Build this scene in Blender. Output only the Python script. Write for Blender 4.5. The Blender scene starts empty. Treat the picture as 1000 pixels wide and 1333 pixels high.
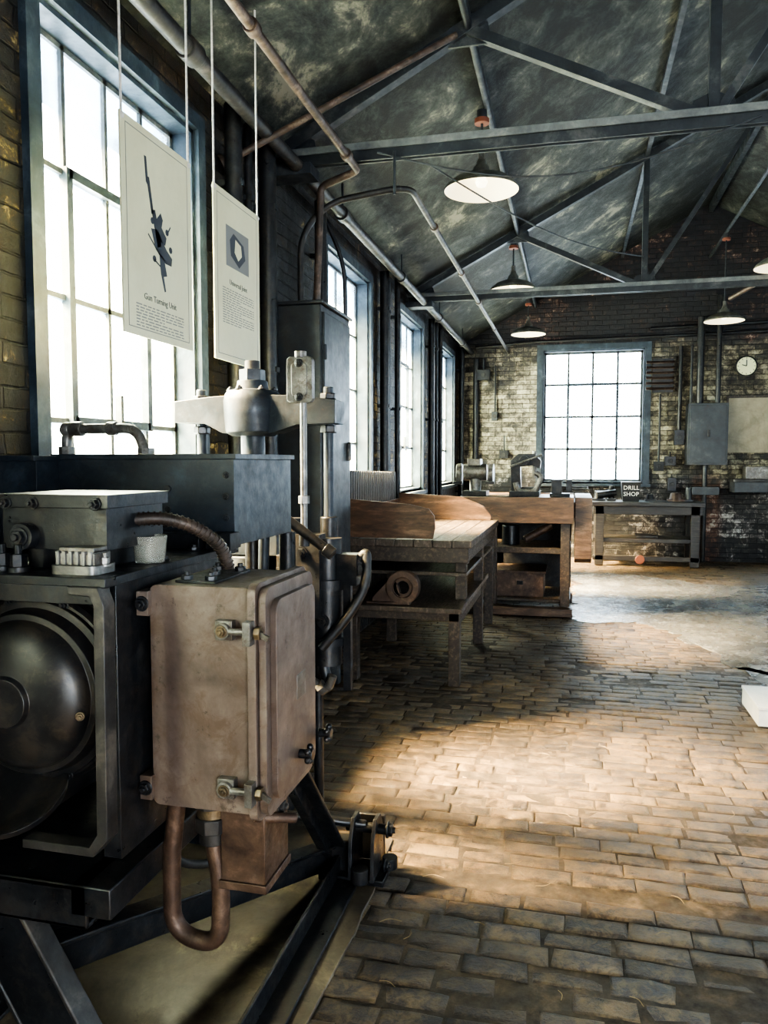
import bpy, bmesh, math, random
from mathutils import Vector, Matrix, noise, Euler
random.seed(7)
S=bpy.context.scene
XL=-1.79; XR=5.6; YF=12.3; YB=-3.0; EAVE=3.33; SL=.52; RX=1.905
RIDGE=EAVE+SL*(RX-XL)
# ------------------------------------------------------------ materials
def newmat(name):
    m=bpy.data.materials.new(name); m.use_nodes=True
    nt=m.node_tree; nt.nodes.clear()
    o=nt.nodes.new('ShaderNodeOutputMaterial'); b=nt.nodes.new('ShaderNodeBsdfPrincipled')
    nt.links.new(b.outputs[0],o.inputs[0])
    return m,nt,b
def ramp(nt,fac,stops,interp='LINEAR'):
    r=nt.nodes.new('ShaderNodeValToRGB'); r.color_ramp.interpolation=interp
    e=r.color_ramp.elements
    while len(e)<len(stops): e.new(.5)
    for i,(p,c) in enumerate(stops):
        e[i].position=p
        e[i].color=(c,c,c,1) if isinstance(c,(int,float)) else (c[0],c[1],c[2],1)
    nt.links.new(fac,r.inputs[0]); return r.outputs[0]
def noiset(nt,vec,scale,detail=6,rough=.6,dist=0):
    n=nt.nodes.new('ShaderNodeTexNoise'); n.inputs['Scale'].default_value=scale
    n.inputs['Detail'].default_value=detail; n.inputs['Roughness'].default_value=rough
    n.inputs['Distortion'].default_value=dist
    if vec: nt.links.new(vec,n.inputs['Vector'])
    return n.outputs['Fac']
def mix(nt,f,a,b,mode='MIX'):
    m=nt.nodes.new('ShaderNodeMix'); m.data_type='RGBA'; m.blend_type=mode
    for i,s,v in ((0,m.inputs[0],f),(1,m.inputs[6],a),(1,m.inputs[7],b)):
        if isinstance(v,bpy.types.NodeSocket): nt.links.new(v,s)
        elif isinstance(v,(int,float)): s.default_value=v if i==0 else (v,v,v,1)
        else: s.default_value=(v[0],v[1],v[2],1)
    return m.outputs[2]
def math_(nt,op,a,b=0,clamp=False):
    m=nt.nodes.new('ShaderNodeMath'); m.operation=op; m.use_clamp=clamp
    for s,v in ((m.inputs[0],a),(m.inputs[1],b)):
        if isinstance(v,(int,float)): s.default_value=v
        else: nt.links.new(v,s)
    return m.outputs[0]
def coords(nt,scale=(1,1,1),rot=(0,0,0)):
    t=nt.nodes.new('ShaderNodeTexCoord'); mp=nt.nodes.new('ShaderNodeMapping')
    mp.inputs['Scale'].default_value=scale; mp.inputs['Rotation'].default_value=rot
    nt.links.new(t.outputs['Object'],mp.inputs[0]); return mp.outputs[0]
def bump(nt,b,h,strength=.3,dist=.01):
    n=nt.nodes.new('ShaderNodeBump'); n.inputs['Strength'].default_value=strength; n.inputs['Distance'].default_value=dist
    nt.links.new(h,n.inputs['Height']); nt.links.new(n.outputs[0],b.inputs['Normal'])
def worn(name,c1,c2,c3,scale=6,rough=(.35,.65),metal=.3,bs=.25,p=(.35,.55,.72),stretch=(1,1,1),rustc=None):
    m,nt,b=newmat(name); v=coords(nt,stretch)
    n1=noiset(nt,v,scale,7,.7,.3)
    c=ramp(nt,n1,[(p[0],c1),(p[1],c2),(p[2],c3)])
    if rustc:
        nr=noiset(nt,v,scale*2.3,8,.78,.6); c=mix(nt,ramp(nt,nr,[(.50,0),(.60,.75)]),c,rustc)
        nr2=noiset(nt,v,scale*5,5,.8); c=mix(nt,ramp(nt,nr2,[(.60,0),(.66,.7)]),c,(.035,.024,.02))
    nt.links.new(c,b.inputs['Base Color'])
    n2=noiset(nt,v,scale*3,4,.7)
    nt.links.new(ramp(nt,n2,[(.3,rough[0]),(.7,rough[1])]),b.inputs['Roughness'])
    b.inputs['Metallic'].default_value=metal
    if bs>.15: bump(nt,b,noiset(nt,v,scale*9,3,.7),bs,.002)
    return m
def flat(name,c,rough=.5,metal=0,emit=None,es=0):
    m,nt,b=newmat(name); b.inputs['Base Color'].default_value=(*c,1)
    b.inputs['Roughness'].default_value=rough; b.inputs['Metallic'].default_value=metal
    if emit: b.inputs['Emission Color'].default_value=(*emit,1); b.inputs['Emission Strength'].default_value=es
    return m
M={}
M['black']=worn('black_oily_steel',(.007,.008,.010),(.016,.018,.022),(.05,.050,.052),8,(.25,.55),.3,.25,rustc=(.034,.030,.028))
M['motor']=worn('black_motor_enamel',(.008,.009,.010),(.018,.018,.020),(.05,.045,.04),5,(.28,.5),.2,.2,rustc=(.045,.037,.030))
M['steelblue']=worn('blue_grey_machine_paint',(.007,.011,.017),(.015,.022,.032),(.045,.060,.078),7,(.32,.6),.15,.25,rustc=(.028,.032,.038))
M['boxpaint']=worn('worn_taupe_paint',(.055,.041,.034),(.11,.084,.071),(.19,.155,.13),4,(.32,.6),.15,.3,(.3,.5,.72),rustc=(.075,.050,.036))
M['rust']=worn('rusty_iron',(.035,.022,.017),(.08,.05,.036),(.18,.125,.09),12,(.35,.65),.35,.4)
M['rustpipe']=worn('rusty_pipe',(.025,.019,.016),(.07,.048,.037),(.21,.155,.12),9,(.4,.65),.2,.3)
M['pipegrey']=worn('dusty_dark_pipe',(.014,.014,.015),(.034,.032,.031),(.10,.088,.075),9,(.4,.65),.2,.3)
M['galv']=worn('galvanised_metal',(.07,.068,.063),(.15,.145,.135),(.30,.29,.265),14,(.3,.5),.5,.2,rustc=(.08,.06,.045))
M['bright']=worn('worn_bright_steel',(.08,.08,.08),(.18,.175,.165),(.38,.36,.33),10,(.3,.5),.6,.2)
M['truss']=worn('grey_painted_steel',(.012,.015,.020),(.024,.029,.036),(.085,.088,.088),5,(.4,.65),.15,.2)
M['truss_lit']=worn('lit_grey_steel',(.06,.066,.073),(.12,.13,.135),(.22,.22,.21),5,(.45,.7),.2,.2)  # lighter truss steel: light on the chord tops put into the colour
M['frame']=worn('blue_black_frame_paint',(.012,.019,.028),(.028,.041,.056),(.085,.11,.13),6,(.35,.6),0,.3)
M['sash']=worn('steel_sash_paint',(.035,.042,.047),(.075,.085,.09),(.18,.18,.17),12,(.4,.6),.1,.2)
M['cab']=worn('grey_cabinet_paint',(.018,.022,.026),(.036,.042,.048),(.09,.09,.085),4,(.35,.55),.15,.2,rustc=(.028,.029,.030))
M['wood']=worn('worn_orange_wood',(.028,.016,.010),(.085,.046,.025),(.22,.135,.08),3,(.32,.6),0,.4,(.3,.5,.72),(1,4,5),rustc=(.040,.024,.016))
M['wood2']=worn('dark_oily_wood',(.014,.010,.008),(.034,.024,.017),(.12,.084,.056),5,(.35,.65),0,.45,(.3,.52,.75),(8,1,8))
M['woodd']=worn('black_stained_wood',(.008,.0075,.0075),(.019,.017,.016),(.065,.052,.04),5,(.3,.6),0,.4,(.3,.52,.75),(1,6,8))
M['woodtop']=worn('grey_worn_worktop',(.024,.019,.015),(.065,.050,.039),(.22,.175,.13),4,(.28,.5),0,.35,(.3,.52,.75),(8,1,4),rustc=(.040,.028,.020))
M['rubber']=worn('black_rubber',(.006,.006,.007),(.011,.012,.013),(.025,.025,.027),20,(.45,.6),0,.2)
M['rope']=worn('cotton_rope',(.35,.33,.3),(.5,.48,.44),(.65,.62,.56),60,(.8,.9),0,.6)
M['paper']=worn('poster_card',(.48,.46,.30),(.55,.53,.35),(.59,.57,.39),2,(.5,.6),0,.05)
M['ink']=flat('printed_ink',(.03,.035,.045),.6)
M['ink2']=flat('printed_grey',(.16,.16,.15),.6)
M['paint_w']=flat('white_lettering',(.75,.74,.68),.6)
M['plinth']=worn('white_painted_plinth',(.5,.52,.53),(.62,.64,.65),(.7,.72,.72),6,(.4,.5),0,.05)
M['shade']=flat('lamp_shade_inside',(.80,.72,.52),.45,0,(1,.82,.52),.65)  # faint emission on the dish stands in for light falling inside it
M['shadeout']=worn('lamp_shade_outside',(.07,.07,.06),(.14,.14,.12),(.30,.29,.25),7,(.35,.5),.2,.1)
M['bulb']=flat('lamp_bulb',(.9,.88,.8),.3,0,(1,.85,.6),1.4)
M['redrust']=flat('red_oxide_collar',(.20,.07,.045),.55,.2)
M['clockface']=flat('clock_face',(.70,.70,.42),.5)
M['cream']=worn('cream_board',(.17,.15,.10),(.27,.24,.17),(.36,.32,.23),3,(.5,.7),0,.1)
M['brass']=worn('tarnished_brass',(.07,.055,.035),(.14,.105,.065),(.27,.22,.14),20,(.3,.5),.6,.2)
M['straw']=flat('straw',(.28,.21,.11),.8)
def brickwall(name,axis,zones,seed=0):
    m,nt,b=newmat(name)
    t=nt.nodes.new('ShaderNodeTexCoord'); sx=nt.nodes.new('ShaderNodeSeparateXYZ'); nt.links.new(t.outputs['Object'],sx.inputs[0])
    cb=nt.nodes.new('ShaderNodeCombineXYZ')
    nt.links.new(sx.outputs['Y' if axis=='X' else 'X'],cb.inputs[0]); nt.links.new(sx.outputs['Z'],cb.inputs[1])
    nv=nt.nodes.new('ShaderNodeTexNoise'); nv.inputs['Scale'].default_value=6; nv.inputs['Detail'].default_value=5
    nt.links.new(t.outputs['Object'],nv.inputs['Vector'])
    va=nt.nodes.new('ShaderNodeVectorMath'); va.operation='MULTIPLY_ADD'
    nt.links.new(nv.outputs['Color'],va.inputs[0]); va.inputs[1].default_value=(.03,.022,0); nt.links.new(cb.outputs[0],va.inputs[2])
    br=nt.nodes.new('ShaderNodeTexBrick'); nt.links.new(va.outputs[0],br.inputs['Vector'])
    br.inputs['Scale'].default_value=1; br.inputs['Brick Width'].default_value=.215; br.inputs['Row Height'].default_value=.073
    br.inputs['Mortar Size'].default_value=.006; br.inputs['Mortar Smooth'].default_value=.6
    br.inputs['Color1'].default_value=(.55,.55,.55,1); br.inputs['Color2'].default_value=(1.3,1.3,1.3,1); br.inputs['Mortar'].default_value=(.42,.40,.38,1)
    mp=nt.nodes.new('ShaderNodeMapping'); mp.inputs['Location'].default_value=(seed*3.1,seed*1.7,seed); nt.links.new(t.outputs['Object'],mp.inputs[0]); o=mp.outputs[0]
    n1=noiset(nt,o,8,10,.82,.5); n2=noiset(nt,o,1.3,4,.6)
    f=math_(nt,'ADD',math_(nt,'MULTIPLY',n1,.64),math_(nt,'MULTIPLY',n2,.36))
    f=math_(nt,'ADD',f,math_(nt,'MULTIPLY',math_(nt,'SUBTRACT',br.outputs['Color'],.9),.05))
    cols=[ramp(nt,f,z) for z in zones]
    zj=math_(nt,'ADD',sx.outputs['Z'],math_(nt,'MULTIPLY',math_(nt,'SUBTRACT',n2,.5),.9))
    def mr(s,lo,hi):
        r=nt.nodes.new('ShaderNodeMapRange'); nt.links.new(s,r.inputs[0]); r.inputs[1].default_value=lo; r.inputs[2].default_value=hi; return r.outputs[0]
    low=cols[0]
    if axis=='Y':
        red=ramp(nt,f,[(.44,(.012,.010,.011)),(.50,(.055,.026,.019)),(.56,(.13,.062,.04)),(.61,(.34,.30,.25))])
        low=mix(nt,mr(sx.outputs['X'],1.7,1.8),low,red); low=mix(nt,mr(sx.outputs['X'],2.1,2.2),low,cols[0])
    c=mix(nt,mr(zj,1.2,1.4),low,cols[1]); c=mix(nt,mr(zj,3.05,3.3),c,cols[2])
    c=mix(nt,.85,c,br.outputs['Color'],'MULTIPLY')
    nt.links.new(c,b.inputs['Base Color'])
    nt.links.new(ramp(nt,n1,[(.35,.32),(.65,.7)]),b.inputs['Roughness'])
    h=math_(nt,'ADD',math_(nt,'SUBTRACT',1,br.outputs['Fac']),math_(nt,'MULTIPLY',n1,1.6))
    bump(nt,b,h,.9,.014)
    return m
far_z=[[(.43,(.008,.009,.012)),(.51,(.026,.025,.027)),(.545,(.09,.078,.073)),(.59,(.40,.38,.35))],
       [(.42,(.014,.012,.012)),(.48,(.065,.055,.040)),(.53,(.235,.21,.145)),(.61,(.46,.43,.31))],
       [(.46,(.006,.007,.013)),(.53,(.019,.014,.017)),(.57,(.065,.032,.027)),(.62,(.32,.24,.19))]]
left_z=[[(.44,(.009,.009,.011)),(.51,(.025,.022,.021)),(.56,(.07,.055,.04)),(.62,(.3,.26,.18))],
        [(.45,(.006,.006,.007)),(.515,(.017,.014,.012)),(.555,(.065,.046,.024)),(.585,(.32,.235,.09)),(.64,(.55,.46,.27))],
        [(.44,(.008,.009,.014)),(.52,(.024,.020,.019)),(.58,(.07,.048,.036)),(.66,(.3,.23,.16))]]
left_far=[left_z[0],[(.42,(.04,.034,.028)),(.49,(.12,.10,.07)),(.54,(.24,.21,.15)),(.6,(.42,.38,.27))],left_z[2]]
M['wall_far']=brickwall('painted_brick_far','Y',far_z,1)
M['wall_left']=brickwall('painted_brick_left','X',left_z,2)
M['wall_right']=brickwall('painted_brick_right','X',left_far,2)
# roof
m,nt,b=newmat('stained_roof_boards'); v=coords(nt,(1.0,.8,1.3),(0,0,.5))
n1=noiset(nt,v,3.4,10,.76,.3); n2=noiset(nt,v,.8,3,.5)
f=math_(nt,'ADD',math_(nt,'MULTIPLY',n1,.66),math_(nt,'MULTIPLY',n2,.34))
nt.links.new(ramp(nt,f,[(.45,(.003,.004,.004)),(.49,(.013,.016,.016)),(.53,(.030,.035,.032)),(.57,(.058,.063,.053)),(.62,(.20,.19,.145))]),b.inputs['Base Color'])
b.inputs['Roughness'].default_value=.75; bump(nt,b,n1,.7,.03); M['roof']=m
# floor bricks
m,nt,b=newmat('worn_brick_paver'); v=coords(nt)
at=nt.nodes.new('ShaderNodeAttribute'); at.attribute_name='bc'
n1=noiset(nt,v,16,8,.8,.4); n2=noiset(nt,v,1.4,5,.65); n4=noiset(nt,v,5,6,.75,.5)
c=ramp(nt,at.outputs['Fac'],[(0,(.042,.028,.019)),(.4,(.085,.058,.034)),(.75,(.135,.092,.050)),(1,(.20,.14,.075))])
c=mix(nt,ramp(nt,n1,[(.46,0),(.62,.8)]),c,(.27,.19,.098))
c=mix(nt,ramp(nt,n1,[(.37,.9),(.49,0)]),c,(.014,.012,.010))
c=mix(nt,ramp(nt,n4,[(.53,0),(.62,.7)]),c,(.036,.026,.019))
c=mix(nt,ramp(nt,n2,[(.42,.6),(.56,0)]),c,(.022,.019,.018))
nt.links.new(c,b.inputs['Base Color'])
nt.links.new(ramp(nt,n1,[(.3,.24),(.7,.55)]),b.inputs['Roughness'])
n3=noiset(nt,v,55,4,.7); bump(nt,b,math_(nt,'ADD',math_(nt,'MULTIPLY',n1,3.0),n3),1.0,.008); M['paver']=m
M['mortar']=worn('dirt_joint',(.013,.010,.008),(.045,.033,.022),(.13,.095,.058),10,(.5,.9),0,.6)
M['slab']=worn('smooth_worn_concrete',(.06,.063,.068),(.14,.147,.155),(.25,.252,.25),2.2,(.14,.36),0,.25,rustc=(.08,.08,.082))  # concrete, its colour paled to carry the far window's bluish reflection
M['pad']=worn('stained_concrete_pad',(.03,.024,.019),(.095,.076,.053),(.28,.225,.145),3,(.3,.55),0,.3,rustc=(.045,.035,.026))
m=bpy.data.materials.new('dusty_window_glass'); m.use_nodes=True; nt=m.node_tree; nt.nodes.clear()
o=nt.nodes.new('ShaderNodeOutputMaterial'); tr=nt.nodes.new('ShaderNodeBsdfTransparent'); tl=nt.nodes.new('ShaderNodeBsdfTranslucent')
tl.inputs['Color'].default_value=(.5,.66,.76,1)
v=coords(nt); nn=noiset(nt,v,3,5,.6)
mx=nt.nodes.new('ShaderNodeMixShader'); nt.links.new(ramp(nt,nn,[(.35,.1),(.7,.7)]),mx.inputs[0]); nt.links.new(tr.outputs[0],mx.inputs[1]); nt.links.new(tl.outputs[0],mx.inputs[2])
nt.links.new(mx.outputs[0],o.inputs[0]); M['glass']=m
m,nt,b=newmat('clear_cup'); b.inputs['Base Color'].default_value=(.7,.7,.62,1); b.inputs['Transmission Weight'].default_value=.8; b.inputs['Roughness'].default_value=.2; M['cup']=m
# ------------------------------------------------------------ builder
def empty(name,loc=(0,0,0)):
    e=bpy.data.objects.new(name,None); S.collection.objects.link(e); e.location=loc; e.empty_display_size=.1; return e
class B:
    def __init__(s,name,parent=None): s.name=name; s.bm=bmesh.new(); s.mats=[]; s.parent=parent
    def mi(s,k):
        if k not in s.mats: s.mats.append(k)
        return s.mats.index(k)
    def _faces(s,fs,k):
        i=s.mi(k)
        for f in fs: f.material_index=i
    def hexa(s,vs,k):
        v=[s.bm.verts.new(q) for q in vs]
        s._faces([s.bm.faces.new([v[i] for i in q]) for q in ((0,3,2,1),(4,5,6,7),(0,1,5,4),(1,2,6,5),(2,3,7,6),(3,0,4,7))],k); return s
    def box(s,x0,x1,y0,y1,z0,z1,k):
        return s.hexa([(x0,y0,z0),(x1,y0,z0),(x1,y1,z0),(x0,y1,z0),(x0,y0,z1),(x1,y0,z1),(x1,y1,z1),(x0,y1,z1)],k)
    def boxr(s,c,size,rot,k):
        R=Euler(rot).to_matrix(); c=Vector(c); h=[q/2 for q in size]
        return s.hexa([c+R@Vector((sx*h[0],sy*h[1],sz*h[2])) for sx,sy,sz in ((-1,-1,-1),(1,-1,-1),(1,1,-1),(-1,1,-1),(-1,-1,1),(1,-1,1),(1,1,1),(-1,1,1))],k)
    def beam(s,p1,p2,w,h,k,up=(0,0,1)):
        p1=Vector(p1);p2=Vector(p2);d=(p2-p1).normalized();u=Vector(up)
        if abs(d.dot(u))>.98: u=Vector((0,1,0))
        r=d.cross(u).normalized()*w/2; u=r.cross(d).normalized()*h/2
        return s.hexa([p1-r-u,p1+r-u,p2+r-u,p2-r-u,p1-r+u,p1+r+u,p2+r+u,p2-r+u],k)
    def ring(s,c,d,r,n):
        d=Vector(d).normalized(); u=Vector((0,0,1)) if abs(d.z)<.9 else Vector((1,0,0))
        x=d.cross(u).normalized(); y=d.cross(x).normalized()
        return [s.bm.verts.new(Vector(c)+x*math.cos(2*math.pi*i/n)*r+y*math.sin(2*math.pi*i/n)*r) for i in range(n)]
    def skin(s,a,b,k):
        n=len(a); s._faces([s.bm.faces.new((a[i],a[(i+1)%n],b[(i+1)%n],b[i])) for i in range(n)],k)
    def cyl(s,p1,p2,r,k,r2=None,n=20):
        p1=Vector(p1);p2=Vector(p2);d=p2-p1
        a=s.ring(p1,d,r,n); b=s.ring(p2,d,r if r2 is None else r2,n); s.skin(a,b,k)
        s._faces([s.bm.faces.new(a[::-1]),s.bm.faces.new(b)],k); return s
    def lathe(s,o,axis,prof,k,n=32,closed=(1,1)):
        o=Vector(o);d=Vector(axis).normalized(); rs=[s.ring(o+d*z,d,max(r,.0005),n) for r,z in prof]
        for a,b in zip(rs,rs[1:]): s.skin(a,b,k)
        if closed[0]: s._faces([s.bm.faces.new(rs[0][::-1])],k)
        if closed[1]: s._faces([s.bm.faces.new(rs[-1])],k)
        return s
    def ball(s,c,r,k,n=16,sz=1):
        return s.lathe(Vector(c),(0,0,1),[(r*math.sin(math.pi*i/8),-r*sz*math.cos(math.pi*i/8)) for i in range(9)],k,n)
    def tube(s,pts,r,k,n=12,fil=.05,seg=6):
        P=[Vector(q) for q in pts]; out=[P[0]]
        for i in range(1,len(P)-1):
            a=P[i-1]-P[i]; c=P[i+1]-P[i]; f=min(fil,a.length*.49,c.length*.49)
            A=P[i]+a.normalized()*f; C=P[i]+c.normalized()*f
            for j in range(seg+1):
                t=j/seg; out.append(A*(1-t)**2+P[i]*2*t*(1-t)+C*t*t)
        out.append(P[-1])
        d0=(out[1]-out[0]).normalized(); u=Vector((0,0,1)) if abs(d0.z)<.9 else Vector((1,0,0))
        x=d0.cross(u).normalized(); rs=[]
        for i,q in enumerate(out):
            d=((out[min(i+1,len(out)-1)]-out[max(i-1,0)])).normalized()
            x=(x-d*x.dot(d)).normalized(); y=d.cross(x)
            rs.append([s.bm.verts.new(q+x*math.cos(2*math.pi*j/n)*r+y*math.sin(2*math.pi*j/n)*r) for j in range(n)])
        for a,b in zip(rs,rs[1:]): s.skin(a,b,k)
        s._faces([s.bm.faces.new(rs[0][::-1]),s.bm.faces.new(rs[-1])],k); s.path=out; return s
    def prism(s,pts,axis,lo,hi,k):
        def P(q,w): return {'X':(w,q[0],q[1]),'Y':(q[0],w,q[1]),'Z':(q[0],q[1],w)}[axis]
        a=[s.bm.verts.new(P(q,lo)) for q in pts]; b=[s.bm.verts.new(P(q,hi)) for q in pts]
        s.skin(a,b,k); s._faces([s.bm.faces.new(a[::-1]),s.bm.faces.new(b)],k); return s
    def rrect(s,u0,u1,v0,v1,r,axis,lo,hi,k,n=5):
        pts=[]
        for cx,cy,a0 in ((u1-r,v1-r,0),(u0+r,v1-r,90),(u0+r,v0+r,180),(u1-r,v0+r,270)):
            for i in range(n+1):
                t=math.radians(a0+90*i/n); pts.append((cx+r*math.cos(t),cy+r*math.sin(t)))
        return s.prism(pts,axis,lo,hi,k)
    def bolt(s,c,d,r,k,h=None):
        c=Vector(c);d=Vector(d).normalized(); h=h or r*.9
        s.cyl(c,c+d*h*.3,r*1.35,k,n=14); s.cyl(c,c+d*h,r,k,n=6); s.cyl(c,c+d*h*1.5,r*.5,k,n=8); return s
    def text(s,body,size,mat4,k,align='LEFT'):
        cu=bpy.data.curves.new('t','FONT'); cu.body=body; cu.size=size; cu.align_x=align; cu.extrude=.0004; cu.resolution_u=2
        ob=bpy.data.objects.new('t',cu); S.collection.objects.link(ob)
        dg=bpy.context.evaluated_depsgraph_get(); me=bpy.data.meshes.new_from_object(ob.evaluated_get(dg))
        me.transform(mat4); n0=len(s.bm.faces); s.bm.from_mesh(me); s.bm.faces.ensure_lookup_table()
        i=s.mi(k)
        for f in s.bm.faces[n0:]: f.material_index=i
        bpy.data.objects.remove(ob); bpy.data.meshes.remove(me); return s
    def done(s,bevel=.003,shift=True,seg=2):
        bm=s.bm
        bmesh.ops.recalc_face_normals(bm,faces=bm.faces)
        for f in bm.faces: f.smooth=True
        for e in bm.edges:
            if len(e.link_faces)==2 and e.calc_face_angle(0)>math.radians(38): e.smooth=False
        me=bpy.data.meshes.new(s.name); bm.to_mesh(me); bm.free()
        for k in s.mats: me.materials.append(M[k])
        ob=bpy.data.objects.new(s.name,me); S.collection.objects.link(ob)
        if shift:
            xs=[v.co for v in me.vertices]
            c=Vector(((min(v.x for v in xs)+max(v.x for v in xs))/2,(min(v.y for v in xs)+max(v.y for v in xs))/2,min(v.z for v in xs)))
            me.transform(Matrix.Translation(-c)); ob.location=c
        if s.parent: ob.parent=s.parent; ob.location=ob.location-s.parent.location
        if bevel:
            md=ob.modifiers.new('bevel','BEVEL'); md.width=bevel; md.segments=seg; md.limit_method='ANGLE'; md.angle_limit=math.radians(40)
        return ob
FACE=lambda x,y,z: Matrix.Translation((x,y,z))@Matrix(((1,0,0,0),(0,0,-1,0),(0,1,0,0),(0,0,0,1)))
# ------------------------------------------------------------ room shell
def wallgrid(name,axis,p0,p1,ulo,uhi,zlo,zhi,holes,k,extra=None):
    b=B(name)
    us=sorted({ulo,uhi,*[h[0] for h in holes],*[h[1] for h in holes]}); zs=sorted({zlo,zhi,*[h[2] for h in holes],*[h[3] for h in holes]})
    for i in range(len(us)-1):
        for j in range(len(zs)-1):
            uc=(us[i]+us[i+1])/2; zc=(zs[j]+zs[j+1])/2
            if not any(h[0]<uc<h[1] and h[2]<zc<h[3] for h in holes):
                if axis=='X': b.box(p0,p1,us[i],us[i+1],zs[j],zs[j+1],k)
                else: b.box(us[i],us[i+1],p0,p1,zs[j],zs[j+1],k)
    if extra: extra(b)
    return b.done(0,False)
LW=[(2.33,3.46),(5.47,6.70),(7.92,9.17),(10.45,11.70)]
RW_FILL=(-1.4,3.4,7.9)  # right-wall windows, out of view, added for ambient fill light
ZW0,ZW1=1.17,3.08
wallgrid('wall_left','X',XL-.35,XL,YB-.4,YF+.4,-.3,EAVE,[(u0,u1,ZW0,ZW1) for u0,u1 in LW]+[(-.9,.25,ZW0,ZW1)],'wall_left')
wallgrid('wall_right','X',XR,XR+.35,YB-.4,YF+.4,-.3,EAVE,[(u,u+1.7,1.1,ZW1) for u in RW_FILL],'wall_right')
gab=lambda y0,y1:(lambda b:b.prism([(XL-.35,EAVE),(XR+.35,EAVE),(RX,RIDGE)],'Y',y0,y1,'wall_far'))
wallgrid('wall_far','Y',YF,YF+.35,XL-.35,XR+.35,-.3,EAVE,[(-.47,1.04,1.17,3.2),(3.3,4.8,1.17,3.2)],'wall_far',gab(YF,YF+.35))
wallgrid('wall_back','Y',YB-.35,YB,XL-.35,XR+.35,-.3,EAVE,[(1.2,4.0,0.0,2.6)],'wall_far',gab(YB-.35,YB))  # unseen open doorway added in this wall to let in fill light
b=B('ceiling')
for sx,x0,x1 in ((1,XL-.5,RX),(-1,XR+.5,RX)):
    z0=RIDGE-SL*abs(RX-x0)
    b.hexa([(x0,YB-.4,z0),(x1,YB-.4,RIDGE),(x1,YF+.4,RIDGE),(x0,YF+.4,z0),(x0,YB-.4,z0+.12),(x1,YB-.4,RIDGE+.12),(x1,YF+.4,RIDGE+.12),(x0,YF+.4,z0+.12)],'roof')
b.done(0,False)
def paver_floor():
    bm=bmesh.new(); lay=bm.loops.layers.float_color.new('bc')
    e=.3
    base=[bm.verts.new(q) for q in ((XL-e,YB-e,-.007),(XR+e,YB-e,-.007),(XR+e,YF+e,-.007),(XL-e,YF+e,-.007))]
    f=bm.faces.new(base); f.material_index=1
    L=.205; R=.092; row=0; y=YB
    while y<YF-.02:
        off=(row%2)*L/2+random.uniform(-.035,.035); x=XL-off; groove=abs(y+R/2-2.67)<R*.5
        while x<XR:
            l=L*random.uniform(.85,1.12)
            x0=max(x+.0022,XL); x1=min(x+l-.0022,XR)
            if x1-x0>.03:
                near=(y<6)
                wob=.012*math.sin(x*1.3+row*.02)+.008*noise.noise(Vector((x*2,y*2,0)))
                g=.0018; h=.010*noise.noise(Vector((x*1.7,y*1.7,3)))-.0015+random.gauss(0,.0024)
                h=max(min(h,.002),-.009)
                if groove: h-=.012
                tx=random.gauss(0,.020); ty=random.gauss(0,.034)
                y0=y+g+wob; y1=y+R-g+wob
                if y0<YB or y1>YF: x+=l; continue
                bv=random.uniform(.008,.022) if near else .009
                col=min(1,max(0,random.gauss(.45,.27)))
                def V(px,py,hh): return bm.verts.new((px+random.gauss(0,.003),py+random.gauss(0,.003),hh))
                cx=(x0+x1)/2; cy=(y0+y1)/2
                T=lambda q: V(q[0],q[1],min(.003,h+(q[0]-cx)*tx*.5+(q[1]-cy)*ty+random.gauss(0,.0008)))
                mx_=cx+random.uniform(-.03,.03)
                top=[T(q) for q in ((x0+bv,y0+bv),(mx_,y0+bv*random.uniform(.5,1.2)),(x1-bv,y0+bv),(x1-bv,y1-bv),(mx_,y1-bv*random.uniform(.5,1.2)),(x0+bv,y1-bv))]
                low=[V(q[0],q[1],h-.0055) for q in ((x0,y0),(mx_,y0),(x1,y0),(x1,y1),(mx_,y1),(x0,y1))]
                fs=[bm.faces.new((top[0],top[1],top[4],top[5])),bm.faces.new((top[1],top[2],top[3],top[4]))]
                bot=[bm.verts.new((v.co.x,v.co.y,-.02)) for v in low] if near else None
                for i in range(6):
                    j=(i+1)%6
                    fs.append(bm.faces.new((low[i],low[j],top[j],top[i])))
                    if near: fs.append(bm.faces.new((bot[i],bot[j],low[j],low[i])))
                for ff in fs:
                    ff.smooth=True
                    for lp in ff.loops: lp[lay]=(col,col,col,1)
            x+=l
        y+=R; row+=1
    me=bpy.data.meshes.new('floor'); bm.to_mesh(me); bm.free(); me.materials.append(M['paver']); me.materials.append(M['mortar'])
    ob=bpy.data.objects.new('floor',me); S.collection.objects.link(ob)
paver_floor()
def ragged(name,poly,z,k,step=.12,amp=.06,seed=0):
    out=[]
    for i in range(len(poly)):
        A=Vector(poly[i]).to_3d();C=Vector(poly[(i+1)%len(poly)]).to_3d();n=max(2,int((C-A).length/step))
        for j in range(n):
            q=A.lerp(C,j/n); nn=noise.noise_vector(Vector((q.x*2.5+seed,q.y*2.5,seed)))*amp*2+noise.noise_vector(Vector((q.x*9+seed,q.y*9,seed)))*amp
            out.append((min(max(q.x+nn.x,XL+.005),XR-.005),min(q.y+nn.y,YF-.005)))
    b=B(name); b.prism(out,'Z',-.01,z,k); return b.done(.002,False)
ragged('floor_concrete',[(-.05,7.45),(.75,7.35),(1.1,6.4),(1.2,5.6),(1.35,5.1),(3.2,4.8),(3.3,10.3),(1.6,9.9),(.5,10.6),(.1,10.4)],.004,'slab',seed=3,amp=.09,step=.06)
ragged('floor_machine_pad',[(XL,.2),(-.66,.2),(-.67,1.5),(-.65,2.5),(-.68,2.88),(XL,2.9)],.006,'pad',amp=.012,seed=9)
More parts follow.
